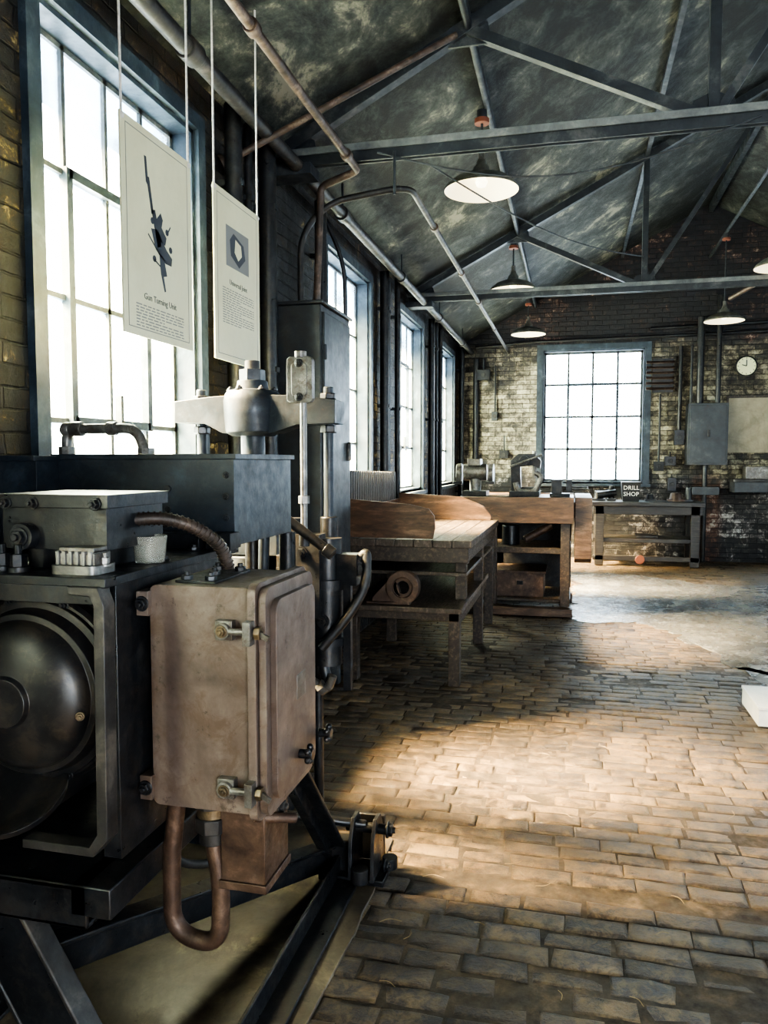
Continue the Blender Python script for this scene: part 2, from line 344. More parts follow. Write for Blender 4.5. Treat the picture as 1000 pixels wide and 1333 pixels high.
# ------------------------------------------------------------ windows
def window(name,axis,pos,inn,u0,u1,z0,z1,nc,nr,fw=.07,k='frame',sash=None,t=.013):
    b=B(name)
    def bx(ua,ub,d0,d1,za,zb,k):
        lo,hi=sorted((pos+inn*d0,pos+inn*d1))
        if axis=='X': b.box(lo,hi,ua,ub,za,zb,k)
        else: b.box(ua,ub,lo,hi,za,zb,k)
    bx(u0-fw,u0,.0,.03,z0-.02,z1+fw,k); bx(u1,u1+fw,0,.03,z0-.02,z1+fw,k); bx(u0,u1,0,.03,z1,z1+fw,k)
    bx(u0-fw*1.2,u1+fw*1.2,0,.07,z0-.06,z0-.02,k)
    bx(u0,u0+.02,-.2,0,z0,z1,k); bx(u1-.02,u1,-.2,0,z0,z1,k); bx(u0,u1,-.2,0,z1-.02,z1,k); bx(u0,u1,-.2,0,z0-.02,z0+.015,k)
    a0,a1,c0,c1=u0+.02,u1-.02,z0+.015,z1-.02
    for i in range(nc+1):
        u=a0+(a1-a0)*i/nc; w=t*(1.6 if i in(0,nc) else .8); bx(u-w,u+w,-.13,-.10,c0,c1,'sash')
    for j in range(nr+1):
        z=c0+(c1-c0)*j/nr; w=t*(1.6 if j in(0,nr) else .8); bx(a0,a1,-.13,-.10,z-w,z+w,'sash')
    if sash:
        i0,i1,j0,j1=sash; A0=a0+(a1-a0)*i0/nc;A1=a0+(a1-a0)*i1/nc;C0=c0+(c1-c0)*j0/nr;C1=c0+(c1-c0)*j1/nr; w=.018
        for q in ((A0-w,A0+w,C0-w,C1+w),(A1-w,A1+w,C0-w,C1+w),(A0,A1,C0-w,C0+w),(A0,A1,C1-w,C1+w)): bx(q[0],q[1],-.135,-.08,q[2],q[3],'frame')
        bx((A0+A1)/2-.01,(A0+A1)/2+.01,-.08,-.05,C0-.01,C0+.12,'sash')
    bx(a0,a1,-.118,-.114,c0,c1,'glass')
    return b.done(0)
for i,(u0,u1) in enumerate(LW): window('window_%d'%(i+1),'X',XL,1,u0,u1,ZW0,ZW1,4,4,sash=(1,3,1,3))
window('window_5','Y',YF,-1,-.47,1.04,1.17,3.2,4,4,sash=(1,3,1,3),fw=.09,t=.02)
window('window_6','X',XL,1,-.9,.25,ZW0,ZW1,4,4,sash=(1,3,1,3))
window('window_7','Y',YF,-1,3.3,4.8,1.17,3.2,4,4,sash=(1,3,1,3),fw=.09)
for i,u in enumerate(RW_FILL): window('window_%d'%(i+8),'X',XR,-1,u,u+1.7,1.1,ZW1,4,4,sash=(1,3,1,3))  # added fill windows, never seen from the camera
# ------------------------------------------------------------ trusses
def rz(x): return RIDGE-SL*abs(RX-x)
for ti,Y in enumerate((.45,4.4,8.35)):
    b=B('roof_truss'); zc=3.26
    for dy in (-.022,.022): b.box(XL+.02,XR-.02,Y+dy-.006,Y+dy+.006,zc-.04,zc+.04,'truss')
    b.box(XL+.02,XR-.02,Y-.06,Y+.06,zc+.04,zc+.05,'truss_lit'); b.box(XL+.02,XR-.02,Y-.06,Y-.05,zc+.01,zc+.04,'truss_lit')
    for s in (-1,1):
        X=lambda q:RX+s*q
        b.beam((X(3.67),Y,rz(X(3.67))-.06),(X(0),Y,rz(X(0))-.06),.07,.07,'truss')
        b.beam((X(1.225),Y,zc),(X(1.225),Y,rz(X(1.225))-.06),.055,.055,'truss')
        b.beam((X(1.225),Y,zc),(X(2.5),Y,rz(X(2.5))-.08),.055,.055,'truss')
        b.beam((X(1.225),Y,zc),(X(0.02),Y,rz(X(0))-.1),.045,.045,'truss')
        for q,zz in ((1.225,zc+.03),(2.5,rz(X(2.5))-.1),(3.5,zc+.03)):
            b.prism([(X(q)-.13,zz-.06),(X(q)+.13,zz-.06),(X(q)+.10,zz+.08),(X(q),zz+.12),(X(q)-.10,zz+.08)],'Y',Y-.008,Y+.008,'truss')
            for dx in(-.07,0,.07): b.bolt((X(q)+dx,Y-.008,zz),(0,-1,0),.009,'truss_lit')
        b.box(*sorted((X(3.4),X(3.69))),Y-.08,Y+.08,zc-.10,zc-.04,'truss')
    b.done(.002)
xq=RX-2.5
b=B('roof_purlins')
for s in(-1,1):
    for q in (2.5,1.225):
        x=RX+s*q; b.box(x-.02,x+.02,YB+.02,YF-.02,rz(x)-.075,rz(x)-.025,'truss')
b.box(RX-.03,RX+.03,YB+.02,YF-.02,RIDGE-.13,RIDGE-.02,'truss')
b.tube([(xq,YB+.1,3.88),(xq,YF-.02,3.88)],.02,'truss'); b.tube([(RX,YB+.1,4.48),(RX,YF-.02,4.48)],.02,'truss')
b.done(0)
def lamp(x,y,ztop,z=3.36,r=.25):
    b=B('pendant_lamp')
    prof=[(r,0),(r,.012),(r*.93,.035),(r*.72,.075),(r*.45,.10),(r*.24,.115),(r*.22,.15),(.035,.17),(.03,.2)]
    b.lathe((x,y,z-.03),(0,0,1),prof,'shadeout',40,closed=(0,1))
    b.lathe((x,y,z-.03),(0,0,1),[(r,0),(r*.985,.002),(r*.9,.02),(r*.68,.055),(r*.4,.078),(.02,.085)],'shade',40,closed=(0,1))
    b.lathe((x,y,z-.005),(0,0,1),[(.008,-.004),(.03,.005),(.042,.03),(.03,.06),(.02,.07)],'bulb',20)
    b.cyl((x,y,z+.15),(x,y,ztop),.009,'truss',n=10)
    b.cyl((x,y,z+.16),(x,y,z+.23),.022,'galv',n=14)
    b.cyl((x,y,ztop-.03),(x,y,ztop),.05,'redrust',n=18); b.cyl((x,y,ztop),(x,y,ztop+.055),.035,'truss',n=14)
    return b.done(0)
for x,y,z in ((-.63,5.35,3.36),(-.65,8.5,3.36),(-.66,11.6,3.38),(1.91,11.0,3.36),(1.80,8.1,3.36)):
    lamp(x if x<0 else RX,y,3.80 if x<0 else 4.4,z)
# ------------------------------------------------------------ pipes
b=B('steam_pipe'); b.tube([(-1.58,YB+.05,3.21),(-1.58,YF-.03,3.21)],.038,'pipegrey',16)
for y in (1.2,3.0,5.2,7.1,9.2,11.2): b.cyl((-1.58,y,3.21),(-1.58,y+.09,3.21),.05,'pipegrey'); b.cyl((-1.58,y+.04,3.21),(-1.58,y+.04,3.42),.008,'truss',n=8)
b.done(.002)
b=B('overhead_pipes')
b.tube([(-1.25,YB+.05,3.2),(-1.25,4.46,3.2),(-1.50,4.52,3.15),(-1.53,4.52,2.45)],.022,'rustpipe',14)
for y in (1.6,2.9,4.2): b.cyl((-1.25,y,3.2),(-1.25,y+.05,3.2),.032,'rustpipe')
b.tube([(-1.0,YF-.02,3.19),(-1.0,4.75,3.19),(-1.5,4.66,3.1),(-1.66,4.6,2.9),(-1.66,4.6,2.45)],.02,'pipegrey',14,.15)
for y in (5.6,7,8.3,10): b.cyl((-1.0,y,3.19),(-1.0,y+.05,3.19),.03,'rustpipe')
b.done(.002)
b=B('brace_pipe'); b.tube([(XL+.005,3.75,3.02),(-.66,4.36,3.84)],.018,'rustpipe'); b.cyl((XL+.003,3.75,3.02),(XL+.02,3.76,3.03),.05,'rustpipe'); b.done(0)
b=B('sagging_cable')
pts=[(-1.1+2.0*t,4.33+.15*math.sin(t*3.1),3.24-.16*math.sin(math.pi*t)) for t in [i/15 for i in range(16)]]
b.tube(pts,.006,'truss',8,.02,2)
pts=[(-.9+1.5*t,4.9+2.6*t,3.36-.12*math.sin(math.pi*t)) for t in [i/15 for i in range(16)]]
b.tube(pts,.006,'truss',8,.02,2)
b.cyl((-1.0,4.33,3.0),(-1.0,4.33,3.24),.008,'truss',n=8)
b.done(0)
b=B('ridge_pipe'); b.tube([(1.95,10.9,3.6),(3.4,8.4,4.2)],.03,'rustpipe'); b.done(0)
b=B('vertical_pipes')
for x,y,z0,z1,r in ((-1.70,3.72,.01,3.3,.045),(-1.72,3.95,.01,3.3,.022),(-1.68,4.12,.01,3.3,.05),(-1.70,5.16,1.5,3.25,.02),(-1.72,7.05,.01,3.25,.045),(-1.72,7.2,.01,3.2,.02),(-1.70,7.5,.01,3.3,.028),(-1.72,9.5,.01,3.25,.04),(-1.7,9.75,.01,3.25,.02),(-1.7,10.05,.01,3.3,.028),(-1.7,12.05,.01,3.25,.04)):
    b.tube([(x,y,z0),(x,y,z1)],r,'black' if r>.02 else 'truss',12)
    for z in (1.0,2.0,2.9):
        if z>z0: b.box(XL+.001,x+r+.006,y-.02,y+.02,z,z+.03,'truss')
b.tube([(-1.72,5.3,3.2),(-1.6,5.35,2.9),(-1.66,5.62,1.5)],.016,'black',10,.2)
b.done(.002)
b=B('electrical_cabinet')
b.box(-1.78,-1.45,4.35,4.95,.55,2.42,'cab'); b.box(-1.455,-1.435,4.38,4.92,.6,2.38,'cab'); b.box(-1.785,-1.43,4.33,4.97,2.42,2.44,'cab')
for z in (.9,1.5,2.1): b.cyl((-1.435,4.39,z),(-1.435,4.39,z+.09),.012,'truss',n=10)
b.box(-1.435,-1.41,4.84,4.87,1.5,1.62,'bright')
b.box(-1.76,-1.5,4.4,4.46,0.005,.55,'truss'); b.box(-1.76,-1.5,4.84,4.9,.005,.55,'truss')
b.tube([(-1.6,4.75,2.43),(-1.6,4.75,3.15)],.018,'black'); b.cyl((-1.6,4.85,2.43),(-1.6,4.85,3.15),.03,'black')
b.done(.006)
# ------------------------------------------------------------ posters
def poster(y0,y1,kind):
    b=B('hanging_poster'); x0,x1=-1.408,-1.402; zt,zb=2.606,1.915
    b.box(x0,x1,y0,y1,zb,zt,'paper')
    def pt(u,v): return (y0+u*(y1-y0),zt-v*(zt-zb))
    def poly(uv,k='ink',d=.0006): b.prism([pt(*q) for q in uv],'X',x1-.0005,x1+d,k)
    for (a,c,d,e) in ((.06,.94,.035,.039),(.06,.94,.961,.965)): poly([(a,d),(c,d),(c,e),(a,e)],'ink2')
    for (a,c) in ((.06,.066),(.934,.94)): poly([(a,.035),(c,.035),(c,.965),(a,.965)],'ink2')
    TM=lambda u,v: Matrix.Translation((x1+.0005,)+pt(u,v))@Matrix(((0,0,1,0),(1,0,0,0),(0,1,0,0),(0,0,0,1)))
    if kind==1:
        poly([(.30,.13),(.33,.13),(.345,.22),(.365,.22),(.42,.38),(.39,.39),(.34,.26),(.32,.25)])      # barrel
        poly([(.39,.37),(.44,.36),(.52,.52),(.47,.54)])                                                   # breech
        poly([(.46,.40),(.52,.36),(.55,.39),(.53,.43),(.60,.47),(.58,.51),(.50,.50)])                     # sight
        poly([(.38,.46),(.46,.45),(.60,.53),(.68,.56),(.67,.60),(.58,.60),(.44,.55)])                     # cradle
        poly([(.49,.56),(.56,.58),(.60,.66),(.55,.67),(.58,.74),(.56,.745),(.51,.66)])                    # pedestal
        for (u,v_) in ((.40,.42),(.61,.44),(.66,.52),(.42,.60)):
            poly([(u+.025*math.cos(i*math.pi/4),v_+.017*math.sin(i*math.pi/4)) for i in range(8)])
        poly([(.61,.44),(.66,.40),(.665,.407),(.615,.452)]); poly([(.34,.49),(.52,.575),(.515,.583),(.335,.498)]); poly([(.42,.60),(.50,.62),(.50,.628),(.42,.61)])
        b.text('Gun Turning Unit',.030,TM(.5,.815),'ink','CENTER'); v=.845; n=8
    else:
        poly([(.24,.19),(.74,.19),(.74,.43),(.24,.43)],'ink2')
        poly([(.40,.22),(.62,.26),(.66,.34),(.52,.41),(.34,.36),(.32,.27)],'ink',.0009)
        poly([(.44,.25),(.56,.27),(.58,.33),(.50,.37),(.42,.33)],'paper',.0012)
        b.text('Universal Joint',.030,TM(.5,.535),'ink','CENTER'); v=.565; n=15
    random.seed(int(y0*100))
    for i in range(n):
        vv=v+i*.0145; e=.85 if i%5<4 else .55
        u=.16
        while u<e:
            w=random.uniform(.03,.09); poly([(u,vv),(min(u+w,e),vv),(min(u+w,e),vv+.0055),(u,vv+.0055)],'ink2'); u+=w+.018
    for yy in (y0+.012,y1-.012):
        b.cyl((-1.405,yy,zt-.02),(-1.405,yy,3.5),.0042,'rope',n=8)
        b.lathe((-1.405,yy,zt-.012),(0,0,1),[(.004,-.012),(.010,-.004),(.010,.004),(.004,.012)],'rope',10)
    b.done(0)
poster(2.225,2.685,1); poster(2.875,3.33,2)
# ------------------------------------------------------------ foreground machine
U=empty('hydraulic_power_unit',(-1.25,1.8,0))
b=B('stand',U)
b.box(-1.72,-1.02,1.42,1.56,.555,.57,'black'); b.box(-1.72,-1.02,1.42,1.432,.47,.57,'black'); b.box(-1.72,-1.02,1.42,1.50,.47,.482,'black')
b.box(-1.72,-1.02,2.0,2.1,.50,.57,'black'); b.box(-1.06,-.96,1.42,2.2,.50,.57,'black'); b.box(-1.72,-1.62,1.42,2.1,.5,.57,'black'); b.box(-1.72,-1.0,1.56,2.0,.545,.56,'black')
b.beam((-1.33,1.46,.50),(-1.03,1.46,.006),.012,.15,'black'); 
b.beam((-1.245,1.48,.50),(-.945,1.48,.006),.06,.012,'pipegrey'); b.beam((-1.415,1.48,.50),(-1.115,1.48,.006),.06,.012,'pipegrey')
b.box(-1.20,-.90,1.40,1.56,.006,.02,'black')
b.beam((-1.65,2.05,.5),(-1.65,2.3,.01),.08,.06,'black')
b.beam((-1.65,1.46,.5),(-1.7,1.46,.01),.08,.06,'black')
b.beam((-.86,2.12,.66),(-.835,2.64,.03),.035,.09,'black',(0,1,0)); b.beam((-.83,2.12,.66),(-.805,2.64,.03),.07,.014,'black')
b.box(-1.06,-.80,2.08,2.16,.56,.66,'black')
b.beam((-1.22,1.52,.30),(-.83,2.60,.06),.02,.09,'black'); b.beam((-1.22,1.52,.345),(-.83,2.60,.105),.07,.014,'black')
b.beam((-1.62,1.5,.3),(-1.22,1.52,.30),.02,.08,'black')
for x in (-.80,-1.55):
    b.box(x,x+.012,.75,2.70,.007,.085,'black'); b.box(x,x+.09,.75,2.70,.007,.02,'black')
b.box(-.86,-.62,2.52,2.66,.007,.03,'black')
b.box(-.86,-.76,2.56,2.62,.007,.14,'black')
b.done(.004)
b=B('adjusting_bracket',U)
for x in (-.745,-.665): b.prism([(2.50,.03),(2.66,.03),(2.65,.17),(2.61,.235),(2.55,.235),(2.51,.17)],'X',x,x+.014,'black')
b.cyl((-.77,2.58,.19),(-.62,2.58,.19),.018,'black'); b.bolt((-.62,2.58,.19),(1,0,0),.022,'black'); b.bolt((-.62,2.54,.08),(1,0,0),.016,'black')
b.cyl((-1.1,2.45,.27),(-.70,2.58,.20),.016,'black'); b.box(-.745,-.65,2.66,2.675,.03,.20,'black')
b.cyl((-.70,2.5,.03),(-.70,2.5,.08),.03,'black'); b.cyl((-.62,2.62,.03),(-.62,2.62,.07),.028,'black')
b.done(.003)
b=B('electric_motor',U)
c=(-1.235,0,.955)
b.lathe((c[0],0,c[2]),(0,1,0),[(.215,1.60),(.235,1.60),(.235,1.63),(.222,1.64),(.222,2.0),(.235,2.01),(.235,2.04),(.1,2.06)],'motor',56)
b.lathe((c[0],0,c[2]),(0,1,0),[(.04,1.44),(.055,1.44),(.06,1.452),(.075,1.455),(.12,1.462),(.155,1.478),(.172,1.497),(.176,1.512),(.190,1.514),(.196,1.53),(.203,1.558),(.222,1.562),(.230,1.572),(.230,1.602)],'motor',64)
b.lathe((c[0],0,c[2]),(0,1,0),[(.205,1.545),(.216,1.548),(.216,1.575),(.205,1.578)],'motor',56)
for a in (20,70,110,160,200,250,290,340):
    a=math.radians(a); b.bolt((c[0]+.219*math.cos(a),1.562,c[2]+.219*math.sin(a)),(0,-1,0),.010,'black')
b.bolt((c[0]+.165,1.486,c[2]-.03),(0.5,-1,0),.008,'brass')
for i in range(18):
    a=2*math.pi*i/18; b.beam((c[0]+.232*math.cos(a),1.66,c[2]+.232*math.sin(a)),(c[0]+.232*math.cos(a),1.98,c[2]+.232*math.sin(a)),.012,.012,'motor')
b.box(c[0]-.2,c[0]-.1,1.66,1.98,.57,.78,'motor'); b.box(c[0]+.1,c[0]+.2,1.66,1.98,.57,.78,'motor')
b.lathe((c[0]-.02,1.49,.72),(.1,-.5,1),[(.10,-.01),(.12,.0),(.125,.02),(.115,.02),(.09,.004),(.02,.004)],'motor',36)
b.done(.002)
b=B('guard_frame',U)
b.box(-1.74,-.94,1.40,2.06,1.235,1.255,'black')
b.box(-1.74,-.955,1.395,1.44,1.20,1.238,'black')
P=[(-1.15,.66),(-.975,.66),(-.940,.70),(-.935,1.20),(-.95,1.238),(-1.02,1.238),(-1.02,1.222),(-.97,1.218),(-.96,1.20),(-.965,.71),(-.985,.68),(-1.15,.68)]
b.prism(P,'Y',1.385,1.425,'pipegrey')
b.box(-1.0,-.955,1.46,2.0,.62,1.235,'black')
b.box(-1.72,-1.48,1.60,2.06,.57,1.235,'black')
for x,y in ((-1.62,1.46),(-1.35,1.46),(-1.02,1.46),(-1.0,1.9),(-.98,1.7)): b.bolt((x,y,1.255),(0,0,1),.014,'black')
b.box(-1.74,-1.0,1.93,1.99,1.255,1.30,'black')
b.done(.004)
b=B('oil_tank',U)
b.box(-1.50,-.925,2.0,2.45,1.26,1.505,'steelblue'); b.box(-1.51,-.915,1.99,2.46,1.505,1.520,'steelblue')
b.box(-1.76,-1.49,1.90,2.4,1.255,1.500,'steelblue'); b.box(-1.77,-1.485,1.885,2.41,1.500,1.515,'steelblue')
for z in (1.42,1.36): b.cyl((-1.13,1.992,z),(-1.13,2.002,z),.010,'black')
b.lathe((-1.14,2.0,1.33),(0,-1,0),[(.022,0),(.022,.006),(.012,.006),(.012,0.002)],'black',20)
for z in (1.29,1.34,1.40,1.46): b.bolt((-.95,2.0,z),(0,-1,0),.008,'black')
b.box(-.99,-.915,1.95,2.02,1.255,1.30,'black')
b.tube([(-1.548,2.12,1.515),(-1.548,2.12,1.6),(-1.30,2.12,1.6),(-1.27,2.12,1.515)],.016,'galv',14,.06)
b.cyl((-1.548,2.12,1.515),(-1.548,2.12,1.545),.026,'galv',n=8)
b.ball((-1.545,2.12,1.598),.024,'galv'); b.cyl((-1.53,2.12,1.6),(-1.49,2.12,1.6),.023,'galv'); b.cyl((-1.40,2.12,1.6),(-1.37,2.12,1.6),.021,'galv')
b.cyl((-1.27,2.12,1.515),(-1.27,2.12,1.54),.026,'galv',n=8)
b.done(.004)
b=B('valve_block',U)
b.box(-1.27,-1.0,1.50,1.74,1.30,1.415,'black'); b.box(-1.28,-.99,1.49,1.75,1.395,1.425,'black'); b.box(-1.22,-1.04,1.52,1.72,1.255,1.30,'black')
for x in (-1.25,-1.18,-1.02): b.bolt((x,1.49,1.405),(0,-1,0),.011,'black',.014)
b.cyl((-1.20,1.47,1.33),(-1.20,1.50,1.33),.03,'black'); b.bolt((-1.2,1.47,1.33),(0,-1,0),.016,'black')
for x,y in ((-1.24,1.46),(-1.19,1.45)): b.bolt((x,y,1.255),(0,0,1),.018,'black',.04)
b.rrect(-1.10,-.985,1.43,1.52,.02,'Z',1.255,1.275,'bright')
b.box(-1.09,-.995,1.445,1.505,1.275,1.30,'galv')
for i in range(6): b.box(-1.088+i*.016,-1.080+i*.016,1.44,1.51,1.275,1.305,'bright')
b.box(-1.085,-1.0,1.45,1.50,1.30,1.312,'galv')
for x in (-1.095,-.99): b.bolt((x,1.475,1.27),(0,0,1),.010,'bright',.02)
b.lathe((-.99,1.66,1.256),(0,0,1),[(.035,0),(.042,.065),(.040,.065),(.033,.004)],'cup',28)
b.done(.003)
b=B('flexible_conduit',U)
b.tube([(-1.02,1.62,1.36),(-.95,1.66,1.365),(-.89,1.70,1.34),(-.85,1.76,1.29),(-.84,1.78,1.225)],.015,'rustpipe',12,.04)
pp=b.path
for i in range(len(pp)-1):
    L=(pp[i+1]-pp[i]).length; n=max(1,int(L/.009))
    for j in range(n):
        q=pp[i].lerp(pp[i+1],j/n); d=(pp[i+1]-pp[i]).normalized(); b.cyl(q,q+d*.004,.0175,'rustpipe',n=12)
b.cyl((-1.05,1.62,1.36),(-1.01,1.62,1.36),.022,'rust',n=8)
b.done(0)
b=B('switch_box',U)
b.rrect(-.925,-.675,.712,1.222,.018,'Y',1.545,1.83,'boxpaint'); b.box(-.925,-.66,1.55,1.825,.73,1.205,'boxpaint')
b.rrect(1.525,1.855,.700,1.234,.03,'X',-.680,-.660,'boxpaint',7)
b.rrect(1.535,1.845,.710,1.224,.03,'X',-.658,-.640,'boxpaint',7)
b.rrect(1.56,1.82,.74,1.195,.03,'X',-.640,-.625,'boxpaint',7)
for zz in (1.13,.775):
    b.box(-.755,-.715,1.525,1.548,zz-.022,zz+.022,'galv'); b.cyl((-.735,1.515,zz),(-.735,1.53,zz),.018,'galv'); b.bolt((-.735,1.515,zz),(0,-1,0),.010,'brass',.008)
    b.cyl((-.72,1.520,zz),(-.645,1.520,zz),.008,'galv'); b.box(-.68,-.662,1.50,1.53,zz-.026,zz+.026,'galv')
    b.cyl((-.658,1.520,zz),(-.645,1.520,zz),.015,'brass',n=6); b.beam((-.65,1.520,zz),(-.625,1.515,zz-.012),.008,.012,'galv')
    b.box(-.71,-.662,1.85,1.87,zz-.02,zz+.02,'galv')
b.rrect(1.685,1.745,.935,.995,.004,'X',-.627,-.6235,'galv')
for y,z in ((1.70,.80),(1.845,.80)):
    b.cyl((-.625,y,z),(-.60,y,z),.011,'black')
    for i in range(5):
        a=2*math.pi*i/5; b.ball((-.60,y+.017*math.cos(a),z+.017*math.sin(a)),.0085,'black',8)
    b.cyl((-.607,y,z),(-.591,y,z),.013,'black')
for x,y in ((-.86,1.60),(-.86,1.76),(-.80,1.60),(-.80,1.76),(-.83,1.68)): b.bolt((x,y,1.222),(0,0,1),.014,'black',.016)
b.box(-.88,-.78,1.58,1.78,1.222,1.228,'black')
for zz in (1.18,.755):
    b.box(-.95,-.92,1.53,1.58,zz-.028,zz+.028,'boxpaint'); b.bolt((-.935,1.53,zz),(0,-1,0),.013,'black')
b.done(.004)
b=B('conduit_fittings',U)
b.cyl((-.815,1.62,.715),(-.815,1.62,.69),.045,'pipegrey',n=8); b.cyl((-.815,1.62,.69),(-.815,1.62,.665),.036,'brass'); b.cyl((-.815,1.62,.665),(-.815,1.62,.63),.042,'pipegrey',n=8); b.cyl((-.815,1.62,.63),(-.815,1.62,.60),.032,'pipegrey')
b.tube([(-.90,1.62,.74),(-.925,1.62,.55),(-.925,1.62,.36),(-.80,1.62,.34),(-.795,1.62,.50),(-.815,1.62,.61)],.0215,'rust',16,.065,8)
b.cyl((-.90,1.62,.70),(-.90,1.62,.725),.03,'rust',n=8)
b.box(-.785,-.675,1.60,1.75,.52,.705,'rust'); b.box(-.79,-.67,1.595,1.755,.50,.52,'rust'); b.box(-.80,-.66,1.59,1.76,.70,.715,'rust')
b.bolt((-.66,1.66,.685),(1,0,0),.015,'pipegrey'); b.cyl((-.7,1.60,.68),(-.62,1.66,.66),.012,'rust')
b.tube([(-1.02,1.75,.62),(-1.02,1.80,.42),(-.95,1.9,.38),(-.88,1.98,.42),(-.86,2.0,.56)],.012,'pipegrey',10,.1)
b.done(.002)
# ------------------------------------------------------------ press
Pp=empty('hydraulic_press',(-1.25,2.9,0))
b=B('column',Pp)
X0,Y0=-1.255,2.9
b.box(-1.6,-1.14,2.65,3.12,.006,.22,'steelblue'); b.cyl((X0,Y0,.2),(X0,Y0,1.12),.11,'steelblue',n=32); b.box(-1.38,-1.13,2.83,2.98,.9,1.42,'steelblue')
b.cyl((X0,Y0,1.1),(X0,Y0,1.7),.048,'steelblue',n=28)
b.lathe((X0,Y0,0),(0,0,1),[(.07,1.36),(.085,1.37),(.085,1.42),(.07,1.43)],'steelblue')
b.prism([(-1.57,1.655),(-1.57,1.74),(-1.42,1.755),(-1.34,1.76),(-1.17,1.76),(-1.05,1.755),(-.89,1.735),(-.89,1.645),(-1.05,1.64),(-1.15,1.61),(-1.36,1.61),(-1.44,1.65)],'Y',2.84,2.96,'steelblue')
b.lathe((X0,Y0,0),(0,0,1),[(.085,1.60),(.11,1.615),(.115,1.68),(.118,1.74),(.11,1.765),(.10,1.78),(.065,1.785),(.06,1.82)],'steelblue',40)
b.cyl((X0,Y0,1.82),(X0,Y0,1.865),.052,'steelblue',n=6); b.cyl((X0,Y0,1.865),(X0,Y0,1.90),.030,'pipegrey')
for a in range(6):
    a=a*math.pi/3+.3; b.bolt((X0+.088*math.cos(a),Y0+.088*math.sin(a),1.78),(0,0,1),.013,'black')
b.done(.006)
b=B('tie_rods',Pp)
for x in (-1.48,-.935):
    b.cyl((x,2.9,1.05),(x,2.9,1.79),.020,'steelblue',n=16); b.cyl((x,2.9,1.74),(x,2.9,1.765),.034,'black',n=6); b.cyl((x,2.9,1.61),(x,2.9,1.64),.034,'black',n=6)
b.box(-1.56,-.88,2.83,2.97,1.05,1.13,'black'); b.cyl((-.935,2.9,1.13),(-.935,2.9,1.28),.035,'black')
b.done(.004)
b=B('cylinder_head',Pp)
b.box(-1.13,-.90,2.82,3.0,.80,1.08,'black'); b.box(-1.09,-.93,2.76,2.84,.90,1.22,'black'); b.cyl((-.93,2.86,.70),(-.93,2.86,1.20),.058,'black',n=28)
b.cyl((-.93,2.86,1.0),(-.93,2.86,1.04),.078,'black',n=28); b.cyl((-.93,2.86,.78),(-.93,2.86,.81),.075,'black',n=28); b.cyl((-1.04,2.80,.70),(-1.04,2.80,1.28),.035,'black')
b.bolt((-.93,2.80,.88),(0,-1,0),.02,'black'); b.bolt((-1.0,2.76,1.15),(0,-1,0),.018,'black'); b.bolt((-1.05,2.76,1.0),(0,-1,0),.016,'black')
b.box(-.88,-.80,2.82,2.90,1.02,1.14,'black'); b.cyl((-.80,2.86,1.08),(-.77,2.86,1.08),.025,'galv',n=6)
b.tube([(-.80,2.86,1.12),(-.77,2.86,1.15),(-.765,2.84,1.02),(-.83,2.80,.90),(-.93,2.78,.78)],.019,'rubber',14,.06)
b.tube([(-.98,2.88,.80),(-.93,2.86,.62)],.022,'black'); b.tube([(-1.0,2.83,.64),(-.92,2.83,.60),(-.90,2.83,.66)],.018,'galv',12,.03); b.cyl((-.955,2.83,.60),(-.93,2.83,.62),.028,'galv',n=8)
b.box(-1.3,-1.05,2.85,2.97,.68,.80,'black')
b.box(-.86,-.83,2.84,2.87,.60,1.02,'black')
b.cyl((-1.0,2.95,.006),(-1.0,2.95,.70),.02,'black')
b.done(.004)
b=B('lever_linkage',Pp)
b.cyl((-.975,2.72,1.20),(-.975,2.72,1.72),.013,'bright'); b.rrect(-1.035,-.935,1.715,1.885,.018,'Y',2.705,2.735,'galv'); b.rrect(-1.015,-.955,1.74,1.86,.012,'Y',2.699,2.741,'galv')
b.cyl((-.985,2.72,1.88),(-.985,2.72,1.905),.022,'galv'); b.bolt((-.985,2.70,1.86),(0,-1,0),.012,'black'); b.bolt((-.985,2.70,1.735),(0,-1,0),.012,'black')
b.cyl((-.975,2.72,1.34),(-.975,2.72,1.37),.022,'bright',n=6); b.cyl((-.975,2.72,1.18),(-.975,2.72,1.24),.02,'black')
b.cyl((-1.29,2.62,1.50),(-1.08,2.62,1.34),.028,'black',n=20); b.cyl((-1.12,2.62,1.37),(-.83,2.62,1.165),.018,'black'); b.cyl((-.86,2.62,1.185),(-.83,2.62,1.165),.024,'black')
b.cyl((-1.09,2.59,1.35),(-1.09,2.65,1.35),.034,'steelblue'); b.ball((-1.09,2.585,1.35),.022,'galv')
b.cyl((-1.10,2.62,1.06),(-1.09,2.62,1.35),.020,'steelblue'); b.cyl((-1.10,2.62,.9),(-1.10,2.62,1.07),.028,'black')
b.cyl((-1.16,2.66,1.02),(-1.16,2.66,1.38),.026,'black'); b.cyl((-1.02,2.66,1.0),(-1.02,2.66,1.24),.03,'black')
b.beam((-1.10,2.62,.95),(-1.10,2.85,.95),.05,.05,'black'); b.box(-1.2,-.98,2.60,2.85,.93,1.03,'black')
b.done(.003)
